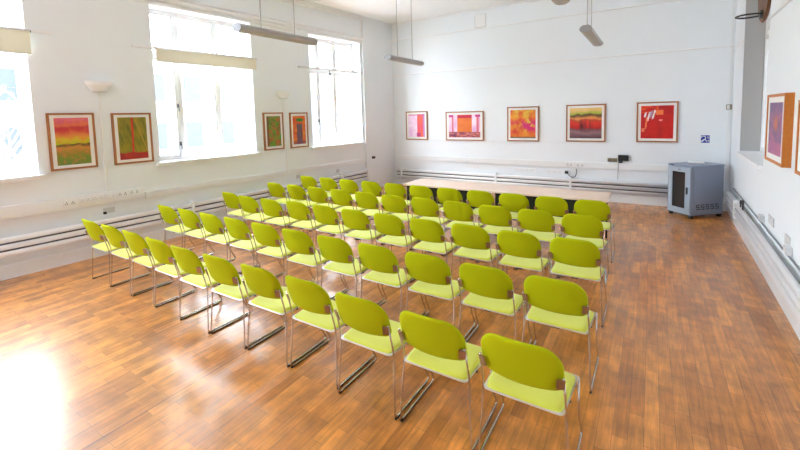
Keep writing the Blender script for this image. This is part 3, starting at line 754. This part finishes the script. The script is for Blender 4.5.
for sx, sy in ((-W_ + 0.04, 0.04), (-0.04, 0.04), (-W_ + 0.04, D_ - 0.04), (-0.04, D_ - 0.04)):
    bm = bbox(sx - 0.03, sx + 0.03, sy - 0.03, sy + 0.03, 0.0, 0.06, 0.008); obj('foot', bm, 'black', t)
t = thing('network_router', 'flat white box lying on top of the grey cabinet', 'router', (0.72, 9.28, H_), 0.05)
obj('router_body', bbox(-0.12, 0.12, -0.07, 0.07, 0.006, 0.035, 0.006), 'white_plastic', t)
bm = bmesh.new(); box(bm, -0.11, 0.11, -0.065, 0.065, 0.0, 0.006); obj('router_base', bm, 'dark_grey', t)
# dark cable bunch between cabinet and corner
bm = bmesh.new(); tube(bm, fillet([(1.16, 9.66, 0.72), (1.15, 9.60, 0.62), (1.17, 9.55, 0.40), (1.16, 9.62, 0.02)], 0.05), 0.012); tube(bm, fillet([(1.18, 9.72, 0.75), (1.13, 9.66, 0.66), (1.17, 9.58, 0.55), (1.15, 9.70, 0.02)], 0.04), 0.010)
tag(obj('cable_bunch', bm, 'dark_grey', None, True), 'dark loose cables behind the grey cabinet in the corner', 'cable')

# ------------------------------------------------------------------ hoop above the right window
t = thing('wall_hoop', 'dark ring on rounded brown board high across a window', 'hoop', RW.p(-7.0, 3.49), RW.rz)
bm = bmesh.new(); n = 28
def disc(y, r_): return [bm.verts.new((r_ * math.cos(2 * PI * k / n), y, r_ * 1.0 * math.sin(2 * PI * k / n))) for k in range(n)]
rg = [disc(0.0, 0.36), disc(-0.02, 0.375), disc(-0.035, 0.36)]
for a, c in zip(rg, rg[1:]):
    for k in range(n): bm.faces.new((a[k], a[(k + 1) % n], c[(k + 1) % n], c[k]))
bm.faces.new(rg[0]); bm.faces.new(rg[-1][::-1])
obj('backboard', bm, 'brown_wood', t)
bm = bmesh.new(); ringp = [(0.135 * math.cos(a), -0.165 + 0.135 * math.sin(a), -0.27) for a in [2 * PI * k / 32 for k in range(33)]]
tube(bm, ringp, 0.011, 8, cap=False); tube(bm, [(0, -0.06, -0.27), (0, -0.03, -0.27)], 0.012)
obj('ring', bm, 'black', t, True)
obj('ring_bracket', bbox(-0.05, 0.05, -0.06, -0.03, -0.32, -0.22, 0.004), 'dark_grey', t)
bm = bmesh.new(); box(bm, 0.285, 0.42, -0.02, -0.001, -0.10, 0.10); obj('wall_bracket', bm, 'brown_wood', t)

# ------------------------------------------------------------------ outside the windows
GZ = -3.2
bm = bmesh.new(); box(bm, -45, -8.2, -30, 40, GZ - 0.2, GZ); struct('ground', bm, 'street')
bm = bmesh.new(); box(bm, 1.9, 30, -30, 40, GZ - 0.2, GZ); struct('ground_right', bm, 'street')
def building(x, y0, y1, h, label, shops=True):
    t = thing('street_building', label, 'building', (x, y0, GZ), 0)
    bm = bmesh.new(); box(bm, -6, 0, 0, y1 - y0, 0, h); obj('facade', bm, 'facade', t)
    bm = bmesh.new(); box(bm, -0.1, 0.25, -0.1, y1 - y0 + 0.1, h - 0.3, h); obj('parapet', bm, 'facade', t)
    y = 0.8
    while y < y1 - y0 - 1.2:
        z = 3.6
        while z < h - 2:
            bm = bmesh.new(); box(bm, 0, 0.05, y, y + 1.0, z, z + 1.5); obj('window', bm, 'far_pane', t); z += 2.8
        if shops:
            k = int(y * 10) % 3
            bm = bmesh.new(); box(bm, 0, 0.06, y - 0.3, y + 1.4, 0.3, 2.4); obj('shop_window', bm, 'far_pane', t)
            bm = bmesh.new(); box(bm, 0, 0.5, y - 0.35, y + 1.45, 2.5, 2.95); obj('awning', bm, ('shop_red', 'facade', 'shop_blue')[k], t)
        y += 2.2
building(-26, -6, 8, 11, 'pale terraced building across the street behind the bare tree')
building(-24, 8.4, 24, 9.5, 'pale shop building across the street seen under the wide blind')
building(-22, 25, 39, 12, 'pale tall building down the street beside the yellow stone corner')
t = thing('street_building', 'dark block added outside the hoop window to cut its light', 'building', (3.4, -12, GZ), 0)  # unseen tall block, added to cut light through the hoop-side windows
bm = bmesh.new(); box(bm, 0, 5, 0, 40, 0, 20); obj('facade', bm, 'light_block_grey', t)
# yellow stone return wall close outside the farthest left window
t = thing('stone_building', 'yellow stone building corner close outside the window without blind', 'building', (-9.1, 12.2, GZ), 0.1)
bm = bmesh.new(); box(bm, -0.9, 0.6, 0, 2.5, 0, 9.5); obj('stone_wall', bm, 'yellow_stone', t)
for k in range(16):
    bm = bmesh.new(); box(bm, -0.93, 0.2, -0.05, 0.0, 0.3 + k * 0.58, 0.3 + k * 0.58 + 0.52); obj('quoin', bm, 'yellow_stone', t)
# bare street tree outside the nearest window
t = thing('street_tree', 'bare street tree outside the window with the lower-hanging blind', 'tree', (-14.0, 3.2, GZ), 0)
bm = bmesh.new(); tube(bm, [(0, 0, 0), (0.05, 0.02, 1.5), (0, 0.05, 3.2)], 0.14, 8); obj('trunk', bm, 'bark', t, True)
bm = bmesh.new(); rr = random.Random(3)
def grow(p, d, ln, r_, lv):
    q = p + d * ln; tube(bm, [p, p + d * ln * 0.5 + Vector((rr.uniform(-.05, .05), rr.uniform(-.05, .05), 0)), q], r_, 5)
    if lv:
        for _ in range(3):
            nd = (d + Vector((rr.uniform(-.7, .7), rr.uniform(-.7, .7), rr.uniform(-.2, .5)))).normalized(); grow(q, nd, ln * 0.72, r_ * 0.62, lv - 1)
for k in range(4): grow(Vector((0, 0.05, 3.1)), Vector((math.cos(k * 1.6), math.sin(k * 1.6), 1.1)).normalized(), 1.3, 0.07, 4)
obj('branches', bm, 'bark', t)

# ------------------------------------------------------------------ light
w = bpy.data.worlds.new('overcast_sky'); sc.world = w; w.use_nodes = True
bg = w.node_tree.nodes['Background']; bg.inputs['Color'].default_value = (0.83, 0.94, 1.04, 1); bg.inputs['Strength'].default_value = 9.5
def area(name, loc, rot, sx, sy, power, color=(1, 1, 1), portal=False):
    l = bpy.data.lights.new(name, 'AREA'); l.shape = 'RECTANGLE'; l.size = sx; l.size_y = sy; l.energy = power; l.color = color
    if portal: l.cycles.is_portal = True
    o = bpy.data.objects.new(name, l); COL.objects.link(o); o.location = loc; o.rotation_euler = rot; return o
for k, h in enumerate(left_holes):
    o = area('window_portal', LW.p((h[0] + h[1]) / 2, (h[2] + h[3]) / 2, 0.33), (0, 0, 0), h[1] - h[0], h[3] - h[2], 1, portal=True)
    o.rotation_euler = (PI / 2, 0, LW.rz + 0.0)
    # area lights shine along local -z: aim it into the room
    o.rotation_euler = (-PI / 2, 0, LW.rz + PI) if False else (PI / 2, 0, LW.rz + PI)
    v = Vector((0, 0, -1)); v.rotate(o.rotation_euler); inward = -(LW.m @ Vector((0, 1, 0)))
    if v.dot(inward) < 0: o.rotation_euler = (PI / 2, 0, LW.rz)
for h in right_holes:
    o = area('window_portal', RW.p((h[0] + h[1]) / 2, (h[2] + h[3]) / 2, 0.33), (PI / 2, 0, RW.rz), h[1] - h[0], h[3] - h[2], 1, portal=True)
    v = Vector((0, 0, -1)); v.rotate(o.rotation_euler); inward = -(RW.m @ Vector((0, 1, 0)))
    if v.dot(inward) < 0: o.rotation_euler = (PI / 2, 0, RW.rz + PI)

# ------------------------------------------------------------------ camera (lens solved from the room's straight lines)
F, PY, YAW, PITCH, ROLL, CH = 397.9, 147.0, 0.56497, -0.08076, -0.02532, 2.04
cy, sy = math.cos(YAW), math.sin(YAW); cp, sp_ = math.cos(PITCH), math.sin(PITCH)
fwd = Vector((-sy * cp, cy * cp, sp_)); rgt = Vector((cy, sy, 0)); up = rgt.cross(fwd)
cr, sr = math.cos(ROLL), math.sin(ROLL); r2 = rgt * cr + up * sr; u2 = up * cr - rgt * sr
cam = bpy.data.cameras.new('camera'); co = bpy.data.objects.new('camera', cam); COL.objects.link(co)
m4 = Matrix((r2, u2, -fwd)).transposed().to_4x4(); m4.translation = Vector((0, 0, CH)); co.matrix_world = m4
cam.sensor_fit = 'HORIZONTAL'; cam.sensor_width = 36; cam.lens = F / 800 * 36
cam.shift_x = 0.0; cam.shift_y = (PY - 225) / 800; cam.clip_start = 0.05; cam.clip_end = 200
sc.camera = co

# ------------------------------------------------------------------ colour management
sc.view_settings.view_transform = 'Standard'; sc.view_settings.look = 'None'
sc.view_settings.exposure = 1.62; sc.view_settings.gamma = 1.0
sc.cycles.use_denoising = True
sc.cycles.max_bounces = 10; sc.cycles.diffuse_bounces = 6; sc.cycles.transparent_max_bounces = 12
sc.cycles.sample_clamp_indirect = 12
